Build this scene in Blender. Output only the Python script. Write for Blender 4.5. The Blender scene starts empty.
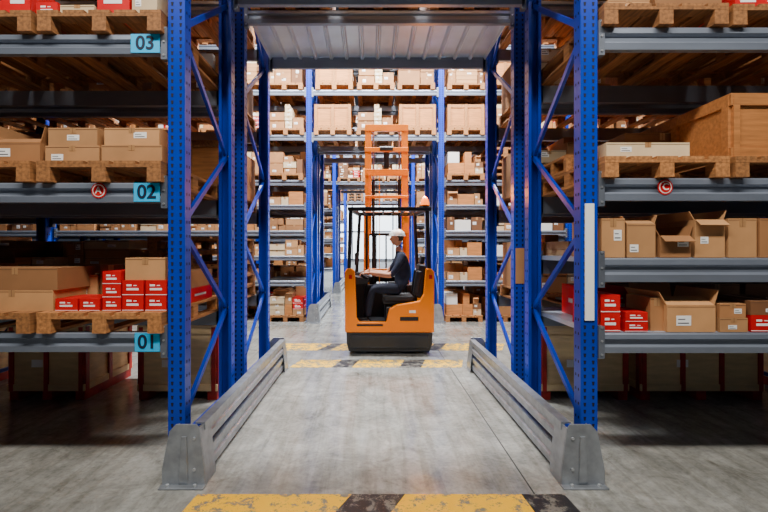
import bpy, bmesh, math, random
from mathutils import Vector, Matrix
R = random.Random(7)
scene = bpy.context.scene
COL = scene.collection

# ------------------------------------------------------------------ materials
MATS = {}
def mat(name, col, rough=0.6, metal=0.0, var=0.0, scale=6.0, stretch=(1,1,1), bump=0.0, orand=0.0, col2=None, emit=None, estr=0.0, spec=0.5):
    m = bpy.data.materials.new(name); m.use_nodes = True
    nt = m.node_tree; N = nt.nodes; L = nt.links
    b = N['Principled BSDF']
    b.inputs['Base Color'].default_value = (*col, 1)
    b.inputs['Roughness'].default_value = rough
    b.inputs['Metallic'].default_value = metal
    b.inputs['Specular IOR Level'].default_value = spec
    if emit:
        b.inputs['Emission Color'].default_value = (*emit, 1)
        b.inputs['Emission Strength'].default_value = estr
    if var > 0 or bump > 0 or col2:
        tc = N.new('ShaderNodeTexCoord'); mp = N.new('ShaderNodeMapping')
        mp.inputs['Scale'].default_value = stretch
        L.new(tc.outputs['Object'], mp.inputs['Vector'])
        nz = N.new('ShaderNodeTexNoise'); nz.inputs['Scale'].default_value = scale
        nz.inputs['Detail'].default_value = 5
        L.new(mp.outputs[0], nz.inputs['Vector'])
        cr = N.new('ShaderNodeValToRGB')
        cr.color_ramp.elements[0].position = 0.3; cr.color_ramp.elements[1].position = 0.7
        c2 = col2 if col2 else tuple(min(1, c*(1+var)) for c in col)
        c1 = tuple(c*(1-var) for c in col)
        cr.color_ramp.elements[0].color = (*c1, 1); cr.color_ramp.elements[1].color = (*c2, 1)
        L.new(nz.outputs['Fac'], cr.inputs[0])
        last = cr.outputs[0]
        if orand > 0:
            oi = N.new('ShaderNodeObjectInfo'); mr = N.new('ShaderNodeMapRange')
            mr.inputs['To Min'].default_value = 1-orand; mr.inputs['To Max'].default_value = 1+orand
            L.new(oi.outputs['Random'], mr.inputs['Value'])
            hs = N.new('ShaderNodeHueSaturation')
            L.new(mr.outputs[0], hs.inputs['Value']); L.new(last, hs.inputs['Color'])
            last = hs.outputs[0]
        L.new(last, b.inputs['Base Color'])
        if bump > 0:
            bp = N.new('ShaderNodeBump'); bp.inputs['Strength'].default_value = bump
            bp.inputs['Distance'].default_value = 0.01
            L.new(nz.outputs['Fac'], bp.inputs['Height']); L.new(bp.outputs[0], b.inputs['Normal'])
    MATS[name] = m
    return m
mat('blue_steel', (0.001,0.033,0.40), 0.32, 0.0, 0.12, 3, spec=0.35)
mat('hole', (0.002,0.003,0.012), 0.8)
mat('grey_steel', (0.21,0.24,0.30), 0.36, 0.4, 0.15, 5, (0.3,1,1))
mat('plate_steel', (0.16,0.18,0.22), 0.4, 0.5, 0.15, 8)
mat('galv', (0.33,0.355,0.39), 0.34, 0.65, 0.2, 12)
mat('deck', (0.50,0.58,0.70), 0.30, 0.35, 0.1, 4)
mat('bolt', (0.6,0.62,0.65), 0.3, 0.8)
mat('wood', (0.33,0.135,0.040), 0.75, 0, 0.45, 7, (6,0.6,6), 0.2, 0.28)
mat('wood_light', (0.46,0.175,0.045), 0.65, 0, 0.22, 7, (0.6,6,6), 0.15, 0.12)
mat('ply', (0.70,0.52,0.28), 0.7, 0, 0.12, 5, (1,1,5), 0.1, 0.1)
mat('batten', (0.32,0.010,0.008), 0.6, 0, 0.3, 8)
mat('card', (0.35,0.155,0.056), 0.8, 0, 0.12, 4, (1,1,1), 0.05, 0.25)
mat('card2', (0.45,0.225,0.090), 0.8, 0, 0.12, 4, (1,1,1), 0.05, 0.2)
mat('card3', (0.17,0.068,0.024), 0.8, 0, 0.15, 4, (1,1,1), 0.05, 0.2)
mat('cream', (0.60,0.46,0.28), 0.75, 0, 0.10, 4, (1,1,1), 0.05, 0.15)
mat('card_in', (0.12,0.05,0.02), 0.85)
mat('tape', (0.38,0.20,0.085), 0.35)
mat('red', (0.55,0.003,0.006), 0.45, 0, 0.12, 5, spec=0.3)
mat('white', (0.74,0.72,0.67), 0.6)
mat('label', (0.86,0.86,0.84), 0.5)
mat('cyan', (0.0,0.46,0.85), 0.45)
mat('black', (0.008,0.008,0.010), 0.45)
mat('ink', (0.004,0.006,0.03), 0.6)
mat('dark_grey', (0.018,0.019,0.024), 0.4, 0, 0.15, 8)
mat('rubber', (0.02,0.02,0.02), 0.85)
mat('orange', (0.92,0.225,0.0), 0.32, 0, 0.05, 3, spec=0.35)
mat('seat', (0.010,0.011,0.014), 0.6)
mat('beacon', (1,0.16,0.0), 0.4, emit=(1,0.17,0.0), estr=3.0)
mat('shirt', (0.008,0.014,0.040), 0.85, 0, 0.3, 12)
mat('trouser', (0.006,0.010,0.026), 0.85, 0, 0.3, 12)
mat('skin', (0.60,0.26,0.15), 0.5)
mat('hair', (0.05,0.03,0.02), 0.8)
mat('helmet', (0.90,0.90,0.88), 0.3)
mat('eye', (0.02,0.02,0.02), 0.2)
mat('wallpaint', (0.45,0.48,0.52), 0.8, 0, 0.08, 1)
mat('panel_glow', (0.8,0.88,0.95), 0.6, emit=(0.85,0.92,1.0), estr=2.2)  # emissive surface of the panel added to brighten the back wall
mat('joint', (0.04,0.04,0.04), 0.9)

def paint(name, col, thr):
    m = bpy.data.materials.new(name); m.use_nodes = True
    nt = m.node_tree; N = nt.nodes; L = nt.links; b = N['Principled BSDF']
    tc = N.new('ShaderNodeTexCoord')
    nz = N.new('ShaderNodeTexNoise'); nz.inputs['Scale'].default_value = 10; nz.inputs['Detail'].default_value = 10
    nz.inputs['Roughness'].default_value = 0.8
    L.new(tc.outputs['Object'], nz.inputs['Vector'])
    cr = N.new('ShaderNodeValToRGB'); cr.color_ramp.elements[0].position = thr; cr.color_ramp.elements[1].position = thr+0.04
    L.new(nz.outputs['Fac'], cr.inputs[0])
    mx = N.new('ShaderNodeMix'); mx.data_type = 'RGBA'
    L.new(cr.outputs[0], mx.inputs[0])
    mx.inputs[6].default_value = (0.17,0.16,0.135,1); mx.inputs[7].default_value = (*col,1)
    L.new(mx.outputs[2], b.inputs['Base Color']); b.inputs['Roughness'].default_value = 0.45
    MATS[name] = m
paint('paint_yellow', (0.90,0.47,0.0), 0.44)
paint('paint_black', (0.015,0.015,0.018), 0.455)
paint('paint_worn', (0.90,0.50,0.005), 0.475)

def floor_mat():
    m = bpy.data.materials.new('concrete'); m.use_nodes = True
    nt = m.node_tree; N = nt.nodes; L = nt.links; b = N['Principled BSDF']
    tc = N.new('ShaderNodeTexCoord')
    def noise(sc, det, ro, di=0, st=(1,1,1)):
        mp = N.new('ShaderNodeMapping'); mp.inputs['Scale'].default_value = st
        L.new(tc.outputs['Object'], mp.inputs['Vector'])
        n = N.new('ShaderNodeTexNoise'); n.inputs['Scale'].default_value = sc; n.inputs['Detail'].default_value = det
        n.inputs['Roughness'].default_value = ro; n.inputs['Distortion'].default_value = di
        L.new(mp.outputs[0], n.inputs['Vector']); return n
    def ramp(n, p0, p1, c0, c1):
        c = N.new('ShaderNodeValToRGB'); c.color_ramp.elements[0].position=p0; c.color_ramp.elements[1].position=p1
        c.color_ramp.elements[0].color=(*c0,1); c.color_ramp.elements[1].color=(*c1,1)
        L.new(n.outputs['Fac'], c.inputs[0]); return c
    def mul(a, c, f):
        x = N.new('ShaderNodeMix'); x.data_type='RGBA'; x.blend_type='MULTIPLY'; x.inputs[0].default_value=f
        L.new(a, x.inputs[6]); L.new(c, x.inputs[7]); return x.outputs[2]
    n1=noise(0.8,8,0.65); n2=noise(30,6,0.6); n3=noise(3.5,10,0.7,1.0); n4=noise(1.5,6,0.6,0.6,(9,0.5,1)); n5=noise(2.2,12,0.75,1.5)
    c=ramp(n1,0.3,0.7,(0.25,0.245,0.22),(0.46,0.46,0.43)).outputs[0]
    c=mul(c, ramp(n3,0.35,0.62,(0.5,0.5,0.5),(1,1,1)).outputs[0], 0.8)
    c=mul(c, ramp(n2,0.3,0.55,(0.72,0.72,0.72),(1,1,1)).outputs[0], 0.8)
    c=mul(c, ramp(n4,0.35,0.55,(0.62,0.60,0.56),(1,1,1)).outputs[0], 0.6)
    c=mul(c, ramp(n5,0.56,0.68,(1,1,1),(0.5,0.47,0.42)).outputs[0], 0.8)
    L.new(c, b.inputs['Base Color'])
    mr = N.new('ShaderNodeMapRange'); mr.inputs['To Min'].default_value=0.02; mr.inputs['To Max'].default_value=0.32
    L.new(n3.outputs['Fac'], mr.inputs['Value']); L.new(mr.outputs[0], b.inputs['Roughness'])
    b.inputs['Specular IOR Level'].default_value=0.8
    bp = N.new('ShaderNodeBump'); bp.inputs['Strength'].default_value=0.03; bp.inputs['Distance'].default_value=0.01
    L.new(n2.outputs['Fac'], bp.inputs['Height']); L.new(bp.outputs[0], b.inputs['Normal'])
    MATS['concrete'] = m
floor_mat()

# ------------------------------------------------------------------ mesh builder
class MB:
    def __init__(s): s.v=[]; s.f=[]; s.m=[]; s.names=[]
    def mi(s, n):
        if n not in s.names: s.names.append(n)
        return s.names.index(n)
    def add(s, vs, fs, m):
        o=len(s.v); s.v += [tuple(v) for v in vs]; k=s.mi(m)
        for f in fs: s.f.append([i+o for i in f]); s.m.append(k)
    def box(s, x0,x1,y0,y1,z0,z1, m, M=None):
        vs=[Vector((x,y,z)) for z in (z0,z1) for y in (y0,y1) for x in (x0,x1)]
        if M is not None: vs=[M@v for v in vs]
        s.add(vs, [(0,2,3,1),(4,5,7,6),(0,1,5,4),(2,6,7,3),(0,4,6,2),(1,3,7,5)], m)
    def prism(s, poly, axis, a0, a1, m, M=None):
        def P(p,a):
            if axis=='x': return Vector((a,p[0],p[1]))
            if axis=='y': return Vector((p[0],a,p[1]))
            return Vector((p[0],p[1],a))
        n=len(poly)
        vs=[P(p,a0) for p in poly]+[P(p,a1) for p in poly]
        if M is not None: vs=[M@v for v in vs]
        fs=[tuple(range(n))[::-1], tuple(range(n,2*n))]+[(i,(i+1)%n,(i+1)%n+n,i+n) for i in range(n)]
        s.add(vs, fs, m)
    def bar(s, p0, p1, w, h, m, up=(0,0,1)):
        p0=Vector(p0); p1=Vector(p1); d=(p1-p0).normalized(); u=Vector(up)
        if abs(d.dot(u))>0.98: u=Vector((1,0,0))
        a=d.cross(u).normalized(); b=a.cross(d).normalized()
        vs=[]
        for p in (p0,p1):
            for i,j in ((-1,-1),(1,-1),(1,1),(-1,1)): vs.append(p+a*w/2*i+b*h/2*j)
        s.add(vs, [(0,3,2,1),(4,5,6,7),(0,1,5,4),(1,2,6,5),(2,3,7,6),(3,0,4,7)], m)
    def cyl(s, p0, p1, r, m, n=14, r1=None):
        p0=Vector(p0); p1=Vector(p1); d=(p1-p0).normalized(); u=Vector((0,0,1))
        if abs(d.dot(u))>0.98: u=Vector((1,0,0))
        a=d.cross(u).normalized(); b=a.cross(d).normalized(); r1=r if r1 is None else r1
        vs=[p0+(a*math.cos(t)+b*math.sin(t))*r for t in [2*math.pi*i/n for i in range(n)]]
        vs+=[p1+(a*math.cos(t)+b*math.sin(t))*r1 for t in [2*math.pi*i/n for i in range(n)]]
        s.add(vs, [tuple(range(n)),tuple(range(n,2*n))[::-1]]+[(i,i+n,(i+1)%n+n,(i+1)%n) for i in range(n)], m)
    def quad(s, pts, m): s.add([Vector(p) for p in pts],[(0,1,2,3)],m)
    def mesh(s, name, recalc=True):
        me=bpy.data.meshes.new(name); me.from_pydata(s.v,[],s.f)
        for n in s.names: me.materials.append(MATS[n])
        me.polygons.foreach_set('material_index', s.m)
        if recalc:
            bm=bmesh.new(); bm.from_mesh(me); bmesh.ops.recalc_face_normals(bm, faces=bm.faces); bm.to_mesh(me); bm.free()
        me.update(); return me
    def build(s, name, parent=None, loc=(0,0,0), rotz=0, bevel=0, seg=2, smooth=False, origin=None):
        if origin is not None:
            o=Vector(origin); s.v=[tuple(Vector(v)-o) for v in s.v]; loc=origin
        me=s.mesh(name); ob=bpy.data.objects.new(name, me); COL.objects.link(ob)
        ob.location=loc; ob.rotation_euler[2]=rotz
        if parent: ob.parent=parent
        if bevel:
            md=ob.modifiers.new('Bevel','BEVEL'); md.width=bevel; md.segments=seg; md.limit_method='ANGLE'; md.angle_limit=math.radians(40)
        if smooth:
            for p in me.polygons: p.use_smooth=True
        return ob
def empty(name, loc=(0,0,0)):
    e=bpy.data.objects.new(name,None); COL.objects.link(e); e.location=loc; e.empty_display_size=0.2
    return e
def inst(name, me, loc, rotz=0, sx=1, sy=1, sz=1):
    o=bpy.data.objects.new(name,me); COL.objects.link(o); o.location=loc; o.rotation_euler[2]=rotz; o.scale=(sx,sy,sz); return o
def text(s, parent, loc, size, m, name):
    c=bpy.data.curves.new(name,'FONT'); c.body=s; c.size=size; c.align_x='CENTER'; c.align_y='CENTER'; c.extrude=0.0008; c.offset=size*0.02
    c.materials.append(MATS[m])
    o=bpy.data.objects.new(name,c); COL.objects.link(o); o.location=loc; o.rotation_euler=(math.pi/2,0,0); o.parent=parent; return o

# ------------------------------------------------------------------ camera
F=433.0; CX=371.5; CY=250.0; CAMX=-0.08; CAMZ=1.6
cam=bpy.data.cameras.new('camera'); co=bpy.data.objects.new('camera',cam); COL.objects.link(co)
co.location=(CAMX,0,CAMZ); co.rotation_euler=(math.pi/2,0,0)
cam.sensor_width=36; cam.lens=36*F/768; cam.shift_x=(384-CX)/768; cam.shift_y=(CY-256)/768
cam.clip_start=0.05
scene.camera=co
def X(px,D): return (px-CX)*D/F+CAMX

# ------------------------------------------------------------------ room
b=MB(); b.box(-15,15,-5,32,-0.2,0,'concrete'); b.build('floor')
b=MB(); b.box(-15,15,32,32.2,0,9,'wallpaint'); b.build('wall_back')
b=MB(); b.box(-3,3,31.95,32,0.9,5.0,'panel_glow')  # added glowing panel with bars, brightens the view through the tunnel
for i in range(5): b.box(-3.05+i*1.5,-2.95+i*1.5,31.9,31.95,0.85,5.05,'plate_steel')
for z in (.85,2.9,4.95): b.box(-3.05,3.05,31.9,31.95,z,z+.1,'plate_steel')
b.build('added_glow_panel_1')
b=MB()
b.box(0.984,0.994,-5,32,0.0,0.0012,'joint')
b.box(-15,15,7.55,7.558,0.0,0.0012,'joint')
b.build('floor_joint')
def stripe(name, segs, y0, y1, z=0.002):
    b=MB()
    for (a0,a1,sk,m) in segs:
        b.prism([(a0,y0),(a1,y0),(a1+sk[1],y1),(a0+sk[0],y1)],'z',0.0,z,m)
    return b.build(name)
stripe('floor_hazard_stripe', [(-1.24,-0.32,(0.02,0.11),'paint_yellow'),(-0.32,0.02,(0.11,0.12),'paint_black'),(0.02,0.92,(0.12,-0.02),'paint_yellow'),(0.92,1.20,(-0.02,-0.02),'paint_black')], 2.60, 2.835)
stripe('floor_hazard_stripe', [(-1.2,-0.62,(0.1,0.1),'paint_worn'),(-0.62,-0.35,(.1,.1),'paint_black'),(-0.35,0.30,(.1,.1),'paint_worn'),(0.30,0.6,(.1,.1),'paint_black'),(0.6,1.15,(.1,.1),'paint_worn')], 5.90,6.30)
stripe('floor_hazard_stripe', [(-1.9,-0.95,(0.2,0.2),'paint_worn'),(-.95,-.75,(.2,.2),'paint_black'),(-.75,.8,(.2,.2),'paint_worn'),(.8,1.0,(.2,.2),'paint_black'),(1.0,2.0,(.2,.2),'paint_worn')], 6.9,7.4)

# ------------------------------------------------------------------ racks
PW=0.12; PD=0.10; PX=1.467; BAY=2.85
def post(b, x, yf, dirn, top, detail):
    w=PW/2; t=0.006; s=dirn
    poly=[(-w,0),(w,0),(w,s*PD),(w*0.55,s*PD),(w*0.55,s*(PD-t)),(w-t,s*(PD-t)),(w-t,s*t),(-w+t,s*t),(-w+t,s*(PD-t)),(-w*0.55,s*(PD-t)),(-w*0.55,s*PD),(-w,s*PD)]
    poly=[(x+p[0],yf+p[1]) for p in poly]
    b.prism(poly,'z',0.008,top,'blue_steel')
    b.box(x-0.09,x+0.09,min(yf-s*0.02,yf+s*(PD+0.03)),max(yf-s*0.02,yf+s*(PD+0.03)),0,0.008,'grey_steel')
    if detail:
        n=int((top-0.1)/0.05); e=0.0012
        for i in range(n):
            z=0.1+i*0.05
            for dx in (-0.03,0.03):
                b.quad([(x+dx-0.010,yf-s*e,z+0.014),(x+dx+0.010,yf-s*e,z+0.014),(x+dx+0.006,yf-s*e,z-0.013),(x+dx-0.006,yf-s*e,z-0.013)],'hole')
            if i%2==0:
                for sx in (-1,1):
                    for yo in (0.03,0.07):
                        yy=yf+s*yo
                        b.quad([(x+sx*(w+e),yy-0.008,z+0.010),(x+sx*(w+e),yy+0.008,z+0.010),(x+sx*(w+e),yy+0.008,z-0.010),(x+sx*(w+e),yy-0.008,z-0.010)],'hole')
def frame(b, x, y0, y1, top, detail):
    post(b,x,y0,1,top,detail); post(b,x,y1,-1,top,detail)
    ya=y0+0.06; yb=y1-0.06
    b.bar((x,ya,0.22),(x,yb,0.22),0.03,0.04,'blue_steel')
    z=0.33; side=0
    while z+0.72<top:
        z2=z+0.72
        a=(x,ya if side==0 else yb,z); c=(x,yb if side==0 else ya,z2)
        b.bar(a,c,0.028,0.042,'blue_steel')
        if detail:
            for p in (a,c): b.cyl((x-0.03,p[1],p[2]),(x+0.03,p[1],p[2]),0.010,'bolt',8)
        z=z2; side^=1
def beam(b, x0, x1, yf, s, z, h=0.14):
    t=0.05
    prof=[(0.0,z-h),(-0.004,z-h*0.70),(0.018,z-h*0.60),(0.018,z-h*0.38),(-0.004,z-h*0.28),(0,z-0.01),(0.008,z),(t,z),(t,z-h)]
    b.prism([(yf+s*p[0],p[1]) for p in prof],'x',x0,x1,'grey_steel')
def connector(b, x, sx, yf, s, z, h=0.14):
    a=x+sx*(PW/2+0.001); c=a+sx*0.042
    ya=yf-s*0.006; yb=yf+s*0.05
    b.box(min(a,c),max(a,c),min(ya,yb),max(ya,yb),z-h-0.04,z+0.05,'plate_steel')
    for k in range(3):
        zz=z-h-0.01+k*(h+0.05)/2
        b.cyl(((a+c)/2,ya-s*0.006,zz),((a+c)/2,ya,zz),0.008,'bolt',8)
def rack(y0, y1, posts, levels, top, detail):
    e=empty('pallet_rack',(0,y0,0))
    def par(o): o.parent=e; o.location=(0,-y0,0); return o
    b=MB()
    for x in posts: frame(b,x,y0,y1,top,detail)
    par(b.build('upright_frames'))
    b=MB(); c=MB(); d=MB()
    for i in range(len(posts)-1):
        xa=posts[i]+PW/2; xb=posts[i+1]-PW/2
        for lv in levels[i]:
            z,h=lv[0],lv[1]
            for yf,s in ((y0-0.012,1),(y1+0.012,-1)):
                beam(b,xa+0.012,xb-0.012,yf,s,z,h)
                if detail:
                    connector(c,posts[i],1,yf,s,z,h); connector(c,posts[i+1],-1,yf,s,z,h)
            if len(lv)>2 and lv[2]=='deck':
                n=int((xb-xa)/0.2); w=(xb-xa-0.02)/n
                for k in range(n):
                    x0=xa+0.01+k*w
                    prof=[(x0+0.003,z+0.003),(x0+w-0.003,z+0.003),(x0+w-0.003,z-0.035),(x0+w-0.013,z-0.035),(x0+w-0.03,z-0.004),(x0+0.03,z-0.004),(x0+0.013,z-0.035),(x0+0.003,z-0.035)]
                    d.prism(prof,'y',y0+0.04,y1-0.04,'deck')
    par(b.build('beams'))
    if c.v: par(c.build('beam_connectors'))
    if d.v: par(d.build('shelf_panels'))
    return e
P4=[-PX-BAY,-PX,PX,PX+BAY]
P6=[-PX-2*BAY]+P4+[PX+2*BAY]
P8=[-PX-3*BAY]+P6+[PX+3*BAY]
LL=[(1.017,.14),(2.077,.14),(3.13,.14),(4.2,.14)]
RL=[(1.01,.14,'deck'),(1.543,.17,'deck'),(2.11,.16),(3.18,.16),(4.2,.14)]
RLB=[(1.01,.14),(2.11,.16),(3.18,.16),(4.2,.14)]
TL=[(4.10,.14,'deck')]
rackA=rack(3.08,4.20,P6,[LL,LL,TL,RL,RL],5.0,True)
rackB=rack(4.52,5.65,P6,[LL,LL,TL,RLB,RLB],5.0,True)
FL=[(.92,.12),(1.47,.1),(2.03,.12),(2.6,.1),(3.15,.12),(4.15,.12),(5.15,.12),(6.15,.12)]
FT=[(4.15,.12),(5.15,.12),(6.15,.12)]
for (a,c) in ((9.6,10.7),(11.0,12.1),(16.1,17.2),(17.5,18.6),(22.6,23.7)):
    rack(a,c,P8,[FL,FL,FL,FT,FL,FL,FL],6.6,a<10)

YF=3.08-0.016
def relA(o): o.parent=rackA; o.location=Vector(o.location)-Vector((0,3.08,0)); return o
for s,px0,px1,z in (('03',131,162,3.13),('02',134,165,2.077),('01',135,165,1.017)):
    x0=X(px0,YF); x1=min(X(px1,YF),-PX-PW/2-0.05)
    b=MB(); b.box(x0,x1,YF-0.004,YF,z-0.135,z-0.003,'cyan'); relA(b.build('level_label',origin=((x0+x1)/2,YF-0.002,z-0.07)))
    relA(text(s,None,((x0+x1)/2,YF-0.0055,z-0.07),0.135,'ink','level_number'))
for s,px,z in (('A',99,2.02),('C',665,2.045)):
    x=X(px,YF)
    b=MB(); b.cyl((x,YF-0.003,z),(x,YF,z),0.054,'red',28); b.cyl((x,YF-0.005,z),(x,YF-0.003,z),0.045,'white',28); b.cyl((x,YF-0.007,z),(x,YF-0.005,z),0.037,'red',28)
    relA(b.build('aisle_sign',origin=(x,YF,z)))
    relA(text(s,None,(x,YF-0.0085,z),0.066,'white','aisle_letter'))
b=MB(); b.box(1.435,1.50,3.070,3.0775,1.10,1.93,'label'); relA(b.build('reflective_strip',origin=(1.467,3.074,1.5)))
b=MB(); b.box(PX-0.045,PX+0.045,4.51,4.517,1.25,1.62,'card2'); o=b.build('load_notice',origin=(PX,4.515,1.4)); o.parent=rackB; o.location=Vector(o.location)-Vector((0,4.52,0))

# ------------------------------------------------------------------ guard rails
def guard(x, sgn, y0, y1):
    e=empty('rack_guard_rail',(x,y0,0))
    b=MB(); t=0.07
    for zc in (0.115,0.325):
        h=0.078
        prof=[(0,zc-h),(0,zc-h*0.35),(0.014,zc-h*0.2),(0.014,zc+h*0.2),(0,zc+h*0.35),(0,zc+h),(t,zc+h),(t,zc+h-0.01),(0.03,zc+h-0.01),(0.03,zc-h+0.01),(t,zc-h+0.01),(t,zc-h)]
        b.prism([(x+sgn*p[0],p[1]) for p in prof],'y',y0+0.08,y1-0.05,'galv')
    o=b.build('rails',parent=e); o.location=(-x,-y0,0)
    b=MB(); W=0.265
    for ye,s in ((y0,1),(y1,-1)):
        xo=x+sgn*W
        poly=[(x-sgn*0.03,0.0),(x-sgn*0.025,0.10),(x+sgn*0.01,0.39),(x+sgn*0.03,0.42),(x+sgn*0.17,0.42),(x+sgn*0.215,0.37),(xo,0.12),(xo,0.0)]
        ya,yb=sorted((ye,ye+s*0.012))
        b.prism(poly,'y',ya,yb,'galv')
        ya,yb=sorted((ye+s*0.012,ye+s*0.20))
        b.prism([(x-sgn*0.03,0.0),(x-sgn*0.025,0.10),(x+sgn*.01,0.39),(x+sgn*0.02,0.39),(x-sgn*0.015,0.10),(x-sgn*0.02,0.0)],'y',ya,yb,'galv')
        b.prism([(xo,0.0),(xo,0.12),(x+sgn*0.215,0.37),(x+sgn*0.205,0.37),(xo-sgn*0.010,0.12),(xo-sgn*0.010,0.0)],'y',ya,yb,'galv')
        ya,yb=sorted((ye-s*0.010,ye))
        b.prism([(x+sgn*0.085,0.03),(x+sgn*0.095,0.34),(x+sgn*0.13,0.34),(x+sgn*0.15,0.03)],'y',ya,yb,'galv')
        ya,yb=sorted((ye-s*0.05,ye+s*0.012))
        x0,x1=sorted((x-sgn*0.035,xo+sgn*0.005))
        b.box(x0,x1,ya,yb,0,0.012,'galv')
        for k in (0.03,0.215):
            b.cyl((x+sgn*k,ye-s*0.025,0.012),(x+sgn*k,ye-s*0.025,0.03),0.014,'bolt',6)
        for zz in (0.115,0.325):
            b.cyl((x+sgn*0.045,ye-s*0.01,zz),(x+sgn*0.045,ye,zz),0.012,'bolt',8)
    o=b.build('end_protectors',parent=e,bevel=0.004); o.location=(-x,-y0,0)
guard(-1.235,-1,2.93,5.85); guard(1.235,1,2.93,5.85)
guard(-1.235,-1,9.45,12.25); guard(1.235,1,9.45,12.25)
guard(-1.235,-1,15.95,18.75); guard(1.235,1,15.95,18.75)

# ------------------------------------------------------------------ pallets and cartons
def pallet(b, x0,x1,y0,y1,z, H=0.144):
    w=x1-x0
    n=5; bw=w/n*0.86
    for i in range(n):
        c=x0+bw/2+i*(w-bw)/(n-1)
        b.box(c-bw/2,c+bw/2,y0,y1,z+H-0.022,z+H,'wood')
    ym=(y0+y1)/2
    for yc in (y0+0.05,ym,y1-0.05):
        b.box(x0+0.001,x1-0.001,yc-0.049,yc+0.049,z+H-0.044,z+H-0.0225,'wood')
    for xc in (x0+0.05,(x0+x1)/2,x1-0.05):
        for yc in (y0+0.05,ym,y1-0.05):
            b.box(xc-0.049,xc+0.049,yc-0.048,yc+0.048,z+0.0215,z+H-0.0445,'wood')
        b.box(xc-0.05,xc+0.05,y0+0.001,y1-0.001,z,z+0.021,'wood')
def carton(b, x0,x1,y0,y1,z0,z1, kind='card', opened=False, lab=True, rr=R):
    w=x1-x0; h=z1-z0; d=y1-y0; e=0.0015
    if opened:
        t=0.006
        b.box(x0,x1,y0,y1,z0,z0+t,kind)
        b.box(x0,x1,y0,y0+t,z0+t,z1,kind); b.box(x0,x1,y1-t,y1,z0+t,z1,kind)
        b.box(x0,x0+t,y0+t,y1-t,z0+t,z1,kind); b.box(x1-t,x1,y0+t,y1-t,z0+t,z1,kind)
        f=min(w,d)*0.42
        if rr.random()<0.5: b.bar(((x0+x1)/2,y0+0.003,z1),((x0+x1)/2,y0-f*0.55,z1-f*0.45),w-0.01,0.005,kind)
        else: b.bar(((x0+x1)/2,y0+0.003,z1),((x0+x1)/2,y0+f*0.8,z1+f*0.35),w-0.01,0.005,kind)
        b.bar(((x0+x1)/2,y1-0.003,z1),((x0+x1)/2,y1+f*0.2,z1+f*0.85),w-0.01,0.005,kind)
        b.bar((x0+0.003,(y0+y1)/2,z1),(x0-f*0.35,(y0+y1)/2,z1+f*0.65),d-0.02,0.005,kind)
        b.bar((x1-0.003,(y0+y1)/2,z1),(x1+f*0.2,(y0+y1)/2,z1+f*0.75),d-0.02,0.005,kind)
        b.box(x0+0.02,x1-0.02,y0+0.02,y1-0.02,z0+t,z0+h*0.6,'card_in')
    else:
        b.box(x0,x1,y0,y1,z0,z1,kind)
    if kind.startswith('card') or kind=='cream':
        if not opened:
            xm=(x0+x1)/2
            b.box(xm-0.022,xm+0.022,y0+0.0,y1,z1,z1+0.001,'tape')
            b.box(xm-0.022,xm+0.022,y0-e,y0,z1-min(0.06,h*0.3),z1,'tape')
            b.box(xm-0.001,xm+0.001,y0-e*1.5,y0,z1-min(0.06,h*0.3),z1+0.001,'card_in')
        b.box(x0+0.002,x1-0.002,y0-0.0008,y0,z1-0.014,z1-0.010,'card_in')
        if lab and w>0.12 and rr.random()<0.75:
            lw=min(0.10,w*0.33)*rr.uniform(.7,1.1); lh=min(0.07,h*0.4)*rr.uniform(.6,1.1)
            lx=x0+rr.uniform(0.08,0.6)*w; lz=z0+h*rr.uniform(.15,.5)
            lx=min(lx,x1-lw-0.01)
            b.box(lx,lx+lw,y0-e,y0,lz,lz+lh,'label')
            b.box(lx+lw*0.1,lx+lw*0.6,y0-e*1.6,y0-e,lz+lh*0.6,lz+lh*0.68,'ink')
            b.box(lx+lw*0.1,lx+lw*0.85,y0-e*1.6,y0-e,lz+lh*0.2,lz+lh*0.3,'ink')
    if kind=='red':
        n=max(1,int(w/0.13))
        for i in range(n):
            cx=x0+w*(i+0.5)/n
            lw=w/n*0.30
            b.box(cx-lw,cx+lw*0.9,y0-e,y0,z0+h*0.36,z0+h*0.50,'label')
            b.box(cx-lw,cx-lw*0.2,y0-e,y0,z0+h*0.62,z0+h*0.74,'label')
            b.box(cx+lw*.1,cx+lw*0.6,y0-e,y0,z0+h*0.64,z0+h*0.70,'label')
            b.box(x0-e,x0,y0+d*0.2,y0+d*0.7,z0+h*0.4,z0+h*0.55,'label')
            b.box(x1,x1+e,y0+d*0.2,y0+d*0.7,z0+h*0.4,z0+h*0.55,'label')
        b.box(x0-0.0005,x1+0.0005,y0-0.0012,y0,z0+h*0.05,z0+h*0.09,'label')
KINDS=('card','card2','card','card2','card3','cream','card3','card','cream','wood_light','red','card3','card2','card','white','card2')
def stack(b, x0,x1,y0,y1,z0,H, rr):
    x=x0; ym=y0+(y1-y0)*rr.uniform(.4,.6)
    main=rr.choice(KINDS)
    while x<x1-0.09:
        w=min(rr.choice((.18,.24,.30,.38,.5)),x1-x)
        if x1-(x+w)<0.1: w=x1-x
        h=rr.choice((.09,.13,.18,.24,.30)); h=min(h,H)
        n=max(1,int(H*rr.uniform(.55,1.05)/h))
        k=main if rr.random()<.55 else rr.choice(KINDS)
        for i in range(n):
            if z0+(i+1)*h>z0+H*1.02: break
            kk=k if rr.random()<.85 else rr.choice(KINDS)
            j=rr.uniform(0,.025); g=rr.uniform(.002,.02)
            top=(i==n-1)
            ww=w if not(top and i>0 and rr.random()<.3) else w*.7
            carton(b,x+g,x+ww-.004,y0+j,ym-.004,z0+i*h+.0015,z0+(i+1)*h-.0005,kk,opened=(top and kk.startswith('card') and rr.random()<.12),rr=rr)
        nb=max(1,int(H*rr.uniform(.6,1.05)/h))
        b.box(x+.006,x+w-.006,ym+.004,y1,z0+.0015,z0+min(H,nb*h),rr.choice(('card','card3','card2')))
        x+=w
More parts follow.
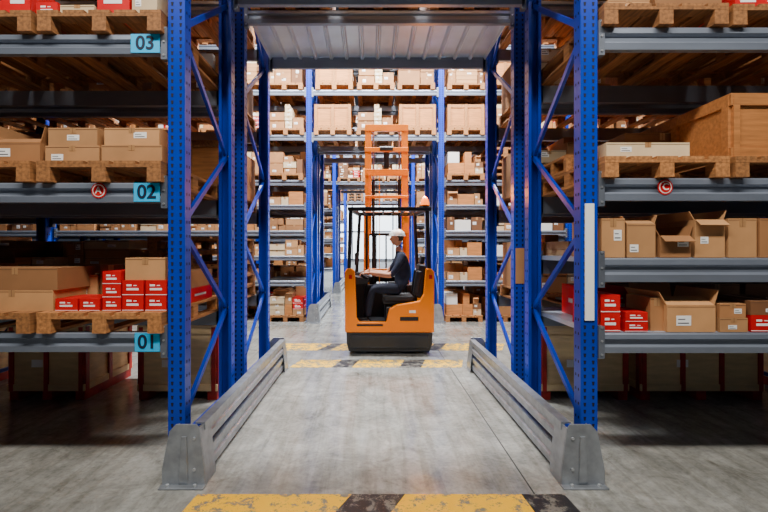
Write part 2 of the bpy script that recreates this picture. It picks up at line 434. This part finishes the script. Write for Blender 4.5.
def loaded(seed, H, withp=True, W=0.86, D=1.2):
    rr=random.Random(seed); b=MB()
    z=0
    if withp: pallet(b,-W/2,W/2,0,D,0); z=0.144
    q=rr.random()
    if withp and q<0.10:
        n=int(H/.146)
        for i in range(1,n): pallet(b,-W/2+rr.uniform(-.015,.015),W/2+rr.uniform(-.015,.015),rr.uniform(0,.03),D-.03,i*.1445)
    elif withp and q<0.2:
        b.box(-W/2+.02,W/2-.02,.03,D-.03,z+.001,z+(H-z)*.8,'wood_light')
        for zz in (z+.001,z+(H-z)*.8-.07): b.box(-W/2+.01,W/2-.01,.015,.03,zz,zz+.07,'wood')
        for xx in (-W/2+.01,-.035,W/2-.08): b.box(xx,xx+.07,.0,.015,z+.001,z+(H-z)*.8,'wood')
    else:
        stack(b,-W/2+0.02,W/2-0.02,0.04,D-0.04,z,(H-z),rr)
    return b.mesh('loaded_pallet')
LT=[loaded(100+i,0.80) for i in range(14)]
LLo=[loaded(200+i,0.37,False) for i in range(10)]
pm=MB(); pallet(pm,-0.435,0.435,0,1.2,0); PALLET=pm.mesh('wooden_pallet')

def crate(name, x0,x1,y0,y1,z0,z1, main='ply', bat='batten', legs=True, nb=2):
    b=MB(); w=x1-x0; t=0.018
    zb=z0+(0.10 if legs else 0)
    b.box(x0+t,x1-t,y0+t,y1-t,zb,z1,main)
    if legs:
        for xc in [x0+0.06+(w-0.12)*i/2 for i in range(3)]:
            b.box(xc-0.05,xc+0.05,y0+0.02,y1-0.02,z0,zb,'batten')
    sb=bat if not legs else main
    for zz in (zb,z1-0.07):
        b.box(x0+0.0,x1,y0,y0+t,zz,zz+0.07,main if bat=='batten' else bat)
        b.box(x0,x0+t,y0+t,y1,zz,zz+0.07,sb); b.box(x1-t,x1,y0+t,y1,zz,zz+0.07,sb)
    for i in range(nb+1):
        xc=x0+0.04+(w-0.08)*i/nb
        b.box(xc-0.022,xc+0.022,y0-0.004,y0+t,zb+0.0,z1-0.0,bat)
    ym=(y0+y1)/2
    for yc in (y0+0.05,ym,y1-0.05):
        b.box(x0-0.004,x0+t,yc-0.03,yc+0.03,zb,z1,bat); b.box(x1-t,x1+0.004,yc-0.03,yc+0.03,zb,z1,bat)
    b.box(x0,x1,y0,y1,z1,z1+0.015,main)
    if legs:
        b.box(x0+w*.3,x0+w*.3+.12,y0+t-.003,y0+t,z0+.35,z0+.43,'label')
    return b.build(name,origin=((x0+x1)/2,(y0+y1)/2,z0))
for (a,c) in ((-3.95,-3.13),(-2.57,-1.72),(-5.6,-4.6),(1.72,2.66),(2.78,4.1),(4.6,5.8)):
    crate('shipping_crate',a,c,4.60,5.53,0,0.78,nb=2 if c-a<1.1 else 3)
def box1(px0,px1,z0,h,kind='card',y=3.10,d=0.45,opened=False,name=None):
    x0=X(px0,y); x1=X(px1,y)
    b=MB(); carton(b,x0+0.003,x1-0.003,y,y+d,z0,z0+h,kind,opened)
    nm=name or {'red':'red_carton','white':'white_carton'}.get(kind,'open_cardboard_box' if opened else 'cardboard_box')
    return b.build(nm,origin=((x0+x1)/2,y+d/2,z0),rotz=math.radians(R.uniform(-.8,.8)))
pt=0.1445
for zc,side in ((3.13,-1),(2.077,-1),(1.017,-1),(3.18,1),(2.11,1)):
    for xc in (1.98,2.89,3.80):
        inst('wooden_pallet',PALLET,(side*xc,3.02+R.uniform(-.01,.01),zc+0.0005),math.radians(R.uniform(-.4,.4)))
# LEFT 02
z=2.077+pt
for (a,c,h1,h2) in ((45,100,.125,.13),(101,162,.13,.125)):
    box1(a,c,z,h1,'card2'); box1(a+3,c-2,z+h1+0.001,h2,'card2',y=3.11)
box1(-10,41,z,.15,'card',opened=True); box1(-75,-14,z,.3,'card2')
box1(55,160,z,.2,'card',y=3.62,d=0.5); box1(-80,40,z,.35,'card3',y=3.62,d=.5)
# LEFT 01
z=1.017+pt
box1(-30,54,z,.15,'card2'); box1(-28,58,z+.151,.16,'card',d=.42)
box1(-110,-33,z,.33,'card')
box1(55,78,z,.09,'red',y=3.10,d=.3); box1(79,100,z,.09,'red',y=3.10,d=.3)
box1(102,121,z,.095,'red',d=.3); box1(102,121,z+.096,.095,'red',d=.3); box1(102,121,z+.192,.095,'red',d=.3)
box1(122,144,z,.11,'red',d=.35); box1(145,167,z,.11,'red',d=.35); box1(122,144,z+.111,.11,'red',d=.35); box1(145,167,z+.111,.11,'red',d=.35); box1(125,166,z+.222,.16,'card2',y=3.12,d=.33)
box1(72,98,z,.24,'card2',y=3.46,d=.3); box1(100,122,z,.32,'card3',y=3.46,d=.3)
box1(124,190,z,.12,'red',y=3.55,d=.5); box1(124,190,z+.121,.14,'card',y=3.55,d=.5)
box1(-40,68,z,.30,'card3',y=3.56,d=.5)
# LEFT 03
z=3.13+pt
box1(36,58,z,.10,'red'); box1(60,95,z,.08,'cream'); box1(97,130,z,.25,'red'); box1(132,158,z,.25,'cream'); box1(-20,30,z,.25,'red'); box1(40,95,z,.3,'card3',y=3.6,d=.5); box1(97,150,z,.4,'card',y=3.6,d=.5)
# RIGHT 03
z=3.18+pt
box1(608,650,z,.07,'card2'); box1(655,722,z,.2,'card'); box1(735,790,z,.14,'red'); box1(735,790,z+.141,.12,'cream'); box1(620,720,z,.35,'card2',y=3.6,d=.5)
# RIGHT 02
z=2.11+pt
box1(606,690,z,.115,'cream',d=.5)
inst('wooden_pallet',PALLET,(1.98,3.62,z),sy=0.48)
box1(625,700,z+pt,.2,'card3',y=3.7,d=.45)
crate('wooden_crate',2.46,3.33,3.06,4.2,z,z+.44,'wood_light','wood_light',False,2)
crate('wooden_crate',3.40,4.2,3.06,4.2,z,z+.40,'wood_light','wood_light',False,2)
# RIGHT middle
z=1.5465
box1(601,625,z,.28,'card2'); box1(627,656,z,.24,'card2',opened=True); box1(659,691,z,.155,'card',opened=True)
box1(694,725,z,.27,'card2',opened=True); box1(728,757,z,.28,'card2'); box1(759,795,z,.28,'card'); box1(797,840,z,.2,'card2')
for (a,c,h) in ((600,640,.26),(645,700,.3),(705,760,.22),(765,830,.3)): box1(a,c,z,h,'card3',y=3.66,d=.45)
# RIGHT 01
z=1.0135
box1(601,621,z,.135,'red'); box1(601,621,z+.136,.13,'red'); box1(624,648,z,.07,'red'); box1(625,648,z+.071,.0701,'red',d=.3)
box1(650,664,z,.24,'card',y=3.14,d=.3); box1(667,716,z,.19,'card2',opened=True); box1(719,748,z,.10,'card2'); box1(719,746,z+.101,.10,'card',d=.4); box1(751,800,z,.12,'red'); box1(751,800,z+.121,.10,'card3')
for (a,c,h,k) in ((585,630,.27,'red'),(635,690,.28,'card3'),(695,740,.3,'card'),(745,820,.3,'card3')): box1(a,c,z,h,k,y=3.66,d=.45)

# ------------------------------------------------------------------ generic loads
def fill(x0,x1,z,y0,kindlist,name,rr,n=3,p=1.0,sz=1):
    w=(x1-x0)/n
    for i in range(n):
        if rr.random()<p:
            me=rr.choice(kindlist)
            inst(name,me,(x0+w*(i+.5)+rr.uniform(-.02,.02),y0,z+0.0005),math.radians(rr.uniform(-.5,.5)),0.96,0.95,sz)
rr=random.Random(5)
for side,LV in ((-1,LL),(1,RLB)):
    x0,x1=sorted((side*(PX+BAY+.08),side*(PX+2*BAY-.08)))
    for lv in LV: fill(x0,x1,lv[0],3.03,LT,'loaded_pallet',rr) if lv[0]!=1.01 else None
    for bay in (0,1):
        x0,x1=sorted((side*(PX+bay*BAY+.08),side*(PX+(bay+1)*BAY-.08)))
        for lv in LV: fill(x0,x1,lv[0],4.50,LT,'loaded_pallet',rr)
for side in (-1,1):
    x0,x1=sorted((side*(PX+.08),side*(PX+BAY-.08))); fill(x0,x1,4.2,3.03,LT,'loaded_pallet',rr)
fill(-PX+.08,PX-.08,4.104,3.03,LT,'loaded_pallet',rr); fill(-PX+.08,PX-.08,4.104,4.5,LT,'loaded_pallet',rr)
for ri,y0 in enumerate((9.6,11.0,16.1,17.5,22.6)):
    for bay in range(7):
        x0=P8[bay]+.08; x1=P8[bay+1]-.08
        if bay==3:
            for z in (4.15,5.15,6.15): fill(x0,x1,z,y0-.04,LT,'loaded_pallet',rr)
            continue
        if ri>=2 and bay in (0,6): continue
        for (z,h) in FL:
            if z in (.92,1.47,2.03,2.6): fill(x0,x1,z,y0-.02,LLo,'carton_stack',rr,3,0.95)
            else: fill(x0,x1,z,y0-.04,LT,'loaded_pallet',rr,3,0.97)
        if ri<2:
            fill(x0,x1,0,y0+.02,LT,'loaded_pallet',rr,3,0.9,1.0)

# ------------------------------------------------------------------ reach truck
TX,TY=0.195,6.6
truck=empty('reach_truck_forklift',(TX,TY,0))
def tb(b,name,**k): 
    return b.build(name,parent=truck,**k)
b=MB()
b.prism([(-.62,0.04),(.62,0.04),(.655,.16),(.665,.40),(-.665,.40),(-.655,.16)],'y',0.02,1.15,'dark_grey')
b.box(-.60,.60,-0.02,0.03,.10,.30,'dark_grey')
tb(b,'chassis_skirt',bevel=0.03,seg=3)
b=MB()
outer=[(-.68,.34),(.68,.34),(.685,1.26),(.64,1.32),(.56,1.32),(.52,.92),(.46,.82),(.10,.76),(.0,.70),(-.05,.50),(-.46,.50),(-.50,.56),(-.53,1.28),(-.57,1.32),(-.65,1.32),(-.685,1.26)]
b.prism(outer,'y',0,0.10,'orange')
tb(b,'rear_body_shell',bevel=0.018,seg=3)
b=MB()
b.prism([(.50,.40),(.665,.40),(.665,1.25),(.56,1.28)],'y',0.10,1.12,'orange')
b.prism([(-.665,.40),(-.53,.40),(-.56,1.1),(-.665,1.1)],'y',0.10,1.12,'orange')
b.box(-.05,.50,.10,1.1,.41,.72,'dark_grey')
b.box(-.66,.66,1.02,1.2,.41,.98,'dark_grey')
tb(b,'side_panels',bevel=0.015)
b=MB(); b.box(-.54,.50,.10,1.02,.401,.425,'black')
b.box(-.50,-.10,-.004,.0,.44,.47,'black')
b.box(.16,.44,-.004,.0,.52,.58,'black'); b.box(.30,.40,-.005,.0,.64,.68,'label')
b.box(-.62,-.57,-.012,0,1.16,1.22,'red'); b.box(.60,.65,-.012,0,1.16,1.22,'red')
tb(b,'cab_floor_and_trim')
b=MB()
b.cyl((-.36,.30,.16),(-.20,.30,.16),.16,'rubber',28); b.cyl((.26,.30,.10),(.36,.30,.10),.10,'rubber',24)
tb(b,'rear_wheels')
b=MB()
b.box(-.10,.40,.14,.60,.75,.87,'seat'); b.box(-.08,.38,.11,.16,.80,.89,'seat'); b.box(-.08,.38,.58,.63,.80,.89,'seat')
Mx=Matrix.Translation((.42,0,.86))@Matrix.Rotation(math.radians(8),4,'Y')
b.box(-.02,.09,.14,.60,0,.52,'seat',Mx); b.box(-.05,.04,.12,.18,.05,.42,'seat',Mx); b.box(-.05,.04,.56,.62,.05,.42,'seat',Mx)
b.box(.0,.07,.24,.50,.53,.66,'seat',Mx)
b.box(.0,.36,.68,.74,1.02,1.07,'seat'); b.box(.28,.34,.66,.74,.80,1.02,'seat')
tb(b,'operator_seat',bevel=0.025,seg=3)
b=MB()
b.prism([(-.55,.42),(-.42,.42),(-.40,1.0),(-.28,1.10),(-.28,1.15),(-.52,1.22),(-.55,1.2)],'y',.62,1.0,'dark_grey')
b.prism([(-.56,1.08),(-.34,1.08),(-.32,1.13),(-.54,1.19)],'y',.12,.62,'dark_grey')
b.cyl((-.42,.26,1.17),(-.40,.26,1.205),.10,'black',24); b.cyl((-.46,.22,1.2),(-.46,.22,1.25),.018,'black',10)
for k in range(3): b.cyl((-.40,.72+k*.07,1.14),(-.37,.72+k*.07,1.24),.012,'black',8)
b.box(-.56,-.52,.70,.95,1.35,1.55,'black'); b.cyl((-.54,.82,1.18),(-.54,.82,1.37),.012,'black',8)
tb(b,'control_console',bevel=0.008)
b=MB()
for (x,y,x2,y2) in ((-.62,.05,-.60,.08),(.61,.05,.58,.08),(-.55,1.08,-.48,1.0),(.55,1.08,.48,1.0)):
    b.bar((x,y,1.0 if y>.5 else 1.28),(x2,y2,2.22),.055,.075,'black',up=(0,1,0))
b.box(-.64,.64,.02,.09,2.20,2.26,'black'); b.box(-.52,.52,.98,1.05,2.20,2.26,'black')
b.bar((-.60,.05,2.23),(-.50,1.02,2.23),.06,.06,'black'); b.bar((.60,.05,2.23),(.50,1.02,2.23),.06,.06,'black')
for k in range(6):
    x=-.43+k*.172; b.bar((x,.06,2.235),(x*.9,1.02,2.235),.022,.045,'black')
b.bar((-.36,1.02,.95),(-.36,1.0,2.22),.04,.05,'black',up=(0,1,0))
tb(b,'overhead_guard',bevel=0.006)
b=MB(); b.cyl((.55,.10,2.26),(.55,.10,2.29),.075,'black',20)
for k in range(5):
    r0=.068*math.cos(k*.29); r1=.068*math.cos((k+1)*.29); b.cyl((.55,.10,2.29+.14*math.sin(k*.29)),(.55,.10,2.29+.14*math.sin((k+1)*.29)),r0,'beacon',20,r1)
tb(b,'warning_beacon')
b=MB(); MY=1.36
def chan(x,y,w,d,z0,z1,m,s):
    t=.014
    b.prism([(x,y),(x+s*w,y),(x+s*w,y+t),(x+s*t,y+t),(x+s*t,y+d-t),(x+s*w,y+d-t),(x+s*w,y+d),(x,y+d)],'z',z0,z1,m)
chan(-.42,MY,.075,.15,.08,2.3,'orange',1); chan(.42,MY,.075,.15,.08,2.3,'orange',-1)
chan(-.385,MY+.02,.075,.12,.5,3.15,'orange',1); chan(.385,MY+.02,.075,.12,.5,3.15,'orange',-1)
chan(-.395,MY-.03,.12,.10,1.9,3.88,'orange',1); chan(.395,MY-.03,.12,.10,1.9,3.88,'orange',-1)
for z0,z1 in ((3.78,3.90),(3.40,3.48),(2.96,3.08),(2.55,2.60),(2.24,2.30),(1.2,1.26),(.3,.42)):
    b.box(-.40,.40,MY-.035,MY+.03,z0,z1,'orange')
tb(b,'mast_channels',bevel=0.004,seg=1)
b=MB()
b.cyl((-.24,MY+.05,.4),(-.24,MY+.05,2.9),.03,'dark_grey',14); b.cyl((.24,MY+.05,.4),(.24,MY+.05,2.9),.03,'dark_grey',14)
b.cyl((-.24,MY+.05,2.9),(-.24,MY+.05,3.8),.018,'bolt',12); b.cyl((.24,MY+.05,2.9),(.24,MY+.05,3.8),.018,'bolt',12)
b.cyl((0,MY+.06,3.02),(0,MY+.06,3.42),.05,'dark_grey',14)
for x in (-.30,-.18,.18,.30): b.bar((x,MY+.0,.8),(x,MY+.0,3.42),.018,.008,'black')
for x in (-.33,-.13): b.bar((x,MY-.06,.9),(x,MY-.06,2.98),.022,.012,'orange')
b.cyl((-.12,MY-.02,3.46),(.12,MY-.02,3.46),.045,'dark_grey',16)
tb(b,'hydraulic_cylinders_and_chains')
b=MB()
b.box(-.40,.40,MY+.18,MY+.23,.55,.67,'black'); b.box(-.40,.40,MY+.18,MY+.23,1.0,1.1,'black')
for x in (-.38,-.2,0,.2,.38): b.box(x-.015,x+.015,MY+.18,MY+.22,.6,1.9,'black')
b.box(-.40,.40,MY+.18,MY+.22,1.87,1.92,'black')
for x in (-.28,.28):
    b.box(x-.06,x+.06,MY+.23,MY+.27,.48,1.08,'dark_grey')
    b.prism([(MY+.27,.48),(MY+1.3,.49),(MY+1.3,.50),(MY+.27,.525)],'x',x-.06,x+.06,'dark_grey')
tb(b,'fork_carriage')
b=MB()
for s in (-1,1):
    b.prism([(1.15,.06),(2.45,.06),(2.55,.12),(2.55,.22),(1.9,.30),(1.15,.38)],'x',s*.62 if s<0 else .48, s*.48 if s<0 else .62,'dark_grey')
    b.cyl((s*.50,2.3,.13),(s*.60,2.3,.13),.13,'rubber',24)
tb(b,'support_legs',bevel=0.008)

# ------------------------------------------------------------------ driver
drv=empty('forklift_driver',(0.40,6.95,.86))
def skinmesh(name, pts, edges, radii, sub=2, matfn=None, mats=('shirt',), root=0):
    me=bpy.data.meshes.new(name+'_sk'); me.from_pydata(pts,edges,[])
    o=bpy.data.objects.new(name+'_sk',me); COL.objects.link(o)
    o.modifiers.new('Skin','SKIN').use_smooth_shade=True
    if not me.skin_vertices: me.skin_vertices.new()
    for i,r in enumerate(radii):
        sv=me.skin_vertices[0].data[i]; sv.radius=(r,r) if not isinstance(r,tuple) else r; sv.use_root=(i==root)
    sm=o.modifiers.new('Sub','SUBSURF'); sm.levels=sub; sm.render_levels=sub
    bpy.context.view_layer.update()
    dg=bpy.context.evaluated_depsgraph_get()
    m2=bpy.data.meshes.new_from_object(o.evaluated_get(dg)); m2.name=name
    bpy.data.objects.remove(o)
    m2.materials.clear()
    for m in mats: m2.materials.append(MATS[m])
    for p in m2.polygons:
        p.use_smooth=True
        p.material_index = matfn(p.center) if matfn else 0
    ob=bpy.data.objects.new(name,m2); COL.objects.link(ob); ob.parent=drv; ob.location=-Vector(drv.location)
    return ob
yc=6.93
pts=[(.43,yc,.99),(.43,yc,1.14),(.41,yc,1.30),(.385,yc,1.44),(.36,yc,1.56),(.345,yc,1.67),
     (.385,yc-.15,1.49),(.33,yc-.20,1.34),(.22,yc-.22,1.20),(.04,yc-.20,1.225),(-.12,yc-.17,1.245),
     (.385,yc+.15,1.49),(.30,yc+.20,1.34),(.19,yc+.22,1.21),(.02,yc+.18,1.23),(-.12,yc+.12,1.26),
     (.33,yc-.10,.97),(.12,yc-.12,.985),(-.06,yc-.12,.985),(-.11,yc-.12,.76),(-.13,yc-.12,.54),
     (.33,yc+.10,.97),(.12,yc+.13,.985),(-.08,yc+.14,.985),(-.14,yc+.14,.76),(-.17,yc+.14,.54)]
edges=[(0,1),(1,2),(2,3),(3,4),(4,5),(3,6),(6,7),(7,8),(8,9),(9,10),(3,11),(11,12),(12,13),(13,14),(14,15),
       (0,16),(16,17),(17,18),(18,19),(19,20),(0,21),(21,22),(22,23),(23,24),(24,25)]
rad=[(.15,.12),(.14,.115),(.15,.12),(.14,.11),.062,.055,
     .082,.066,.050,.044,.029,.082,.066,.050,.044,.029,
     .095,.088,.066,.062,.048,.095,.088,.066,.062,.048]
def mf(c):
    if c.z<1.06: return 1
    if c.z>1.575: return 2
    if c.x<.22 and c.z>1.1: return 2
    return 0
skinmesh('body',pts,edges,rad,2,mf,('shirt','trouser','skin'))
for (fx,fy) in ((-.13,yc-.12),(-.17,yc+.14)):
    skinmesh('shoe',[(fx+.05,fy,.475),(fx-.05,fy,.475),(fx-.15,fy,.462)],[(0,1),(1,2)],[.045,.046,.036],2,None,('black',))
def hand(name, w, sy):
    x,y,z=w
    skinmesh(name+'_palm',[(x+.01,y,z),(x-.035,y,z+.0),(x-.085,y,z-.008)],[(0,1),(1,2)],[(.026,.024),(.034,.018),(.036,.015)],2,None,('skin',))
    for k,(o,l) in enumerate(((-.030,.85),(-.010,1.0),(.011,.95),(.031,.75))):
        p0=(x-.075,y+o,z-.006); p1=(x-.115,y+o*1.1,z-.008-.004*k); p2=(x-.115-.022*l,y+o*1.1,z-.028); p3=(x-.115-.024*l,y+o*1.05,z-.05)
        skinmesh(name+'_finger_%d'%(k+1),[p0,p1,p2,p3],[(0,1),(1,2),(2,3)],[.0105,.0095,.0088,.0075],1,None,('skin',))
    skinmesh(name+'_thumb',[(x-.03,y+sy*.025,z-.004),(x-.06,y+sy*.052,z-.016),(x-.088,y+sy*.056,z-.034)],[(0,1),(1,2)],[.0125,.011,.0085],1,None,('skin',))
hand('left_hand',(-.12,yc-.17,1.245),1); hand('right_hand',(-.12,yc+.12,1.262),-1)
def blob(name, c, r, m, fn=None, seg=32, rings=20):
    bm=bmesh.new(); bmesh.ops.create_uvsphere(bm,u_segments=seg,v_segments=rings,radius=1)
    for v in bm.verts:
        p=Vector((v.co.x*r[0],v.co.y*r[1],v.co.z*r[2]))
        if fn: p=fn(v.co.copy(),p)
        v.co=p
    me=bpy.data.meshes.new(name); bm.to_mesh(me); bm.free()
    me.materials.append(MATS[m])
    for p in me.polygons: p.use_smooth=True
    o=bpy.data.objects.new(name,me); COL.objects.link(o); o.parent=drv; o.location=Vector(c)-Vector(drv.location); return o
hc=Vector((.325,yc,1.785))
def headfn(u,p):
    if u.z<0: p.y*=1+0.25*u.z; p.x*= (1+0.10*u.z)
    if u.x<-.5 and u.z<0: p.x-=0.012*(-u.z)
    g=math.exp(-((u.y/.16)**2+((u.z+.12)/.20)**2))
    if u.x<0: p.x-=0.024*g
    for s in (-1,1):
        g=math.exp(-(((u.y-s*.36)/.16)**2+((u.z-.05)/.13)**2))
        if u.x<0: p.x+=0.009*g
    g=math.exp(-((u.y/.3)**2+((u.z+.52)/.06)**2))
    if u.x<0: p.x-=0.005*g
    return p
blob('head',hc,(.098,.078,.120),'skin',headfn,48,32)
for s in (-1,1):
    blob('ear',hc+Vector((.008,s*.080,-.008)),(.018,.009,.030),'skin')
    blob('eye',hc+Vector((-.083,s*.029,.006)),(.010,.011,.008),'eye')
blob('mouth',hc+Vector((-.094,0,-.062)),(.006,.024,.005),'batten')
def hairfn(u,p):
    if u.x<-.1: p.x=-.01
    return p
blob('hair',hc+Vector((.012,0,.022)),(.098,.083,.100),'hair',hairfn)
def hel(u,p):
    if u.z<-.05: p.z=-.006
    return p
blob('safety_helmet',hc+Vector((.005,0,.045)),(.128,.105,.108),'helmet',hel)
b=MB()
n=24
poly=[]
for i in range(n):
    t=2*math.pi*i/n; rx=.140; x=math.cos(t)*rx; y=math.sin(t)*.115
    if x<0: x*=1.30
    poly.append((hc.x+.005+x,hc.y+y))
b.prism(poly,'z',hc.z+.035,hc.z+.043,'helmet')
b.box(hc.x-.02,hc.x+.03,hc.y-.012,hc.y+.012,hc.z+.146,hc.z+.158,'helmet')
o=b.build('helmet_brim',parent=drv); o.location=-Vector(drv.location)

# ------------------------------------------------------------------ lights
def area(name, loc, sx, sy, power, col=(0.95,0.98,1.0), rot=(0,0,0)):
    l=bpy.data.lights.new(name,'AREA'); l.shape='RECTANGLE'; l.size=sx; l.size_y=sy; l.energy=power; l.color=col
    o=bpy.data.objects.new(name,l); COL.objects.link(o); o.location=loc; o.rotation_euler=rot; return o
area('aisle_lamp',(0,0.2,6.4),7,0.5,700,(1.0,0.95,0.87),(math.radians(17),0,0))
area('aisle_lamp',(0,7.6,7.2),6,0.5,2100,(0.97,0.985,1.0))
area('aisle_lamp',(0,14.1,7.2),6,0.5,1800,(0.90,0.96,1.0))
area('aisle_lamp',(0,20.6,7.2),6,0.5,1900,(0.90,0.96,1.0))
area('aisle_lamp',(0,27,7.5),10,2,2800,(0.90,0.96,1.0))
pl=bpy.data.lights.new('beacon_light','POINT'); pl.energy=40; pl.color=(1,.26,.01); pl.shadow_soft_size=0.0
o=bpy.data.objects.new('beacon_light',pl); COL.objects.link(o); o.parent=truck; o.location=(.55,.10,2.47)
w=bpy.data.worlds.new('world'); scene.world=w; w.use_nodes=True
w.node_tree.nodes['Background'].inputs[0].default_value=(0.6,0.72,1.0,1)
w.node_tree.nodes['Background'].inputs[1].default_value=0.04
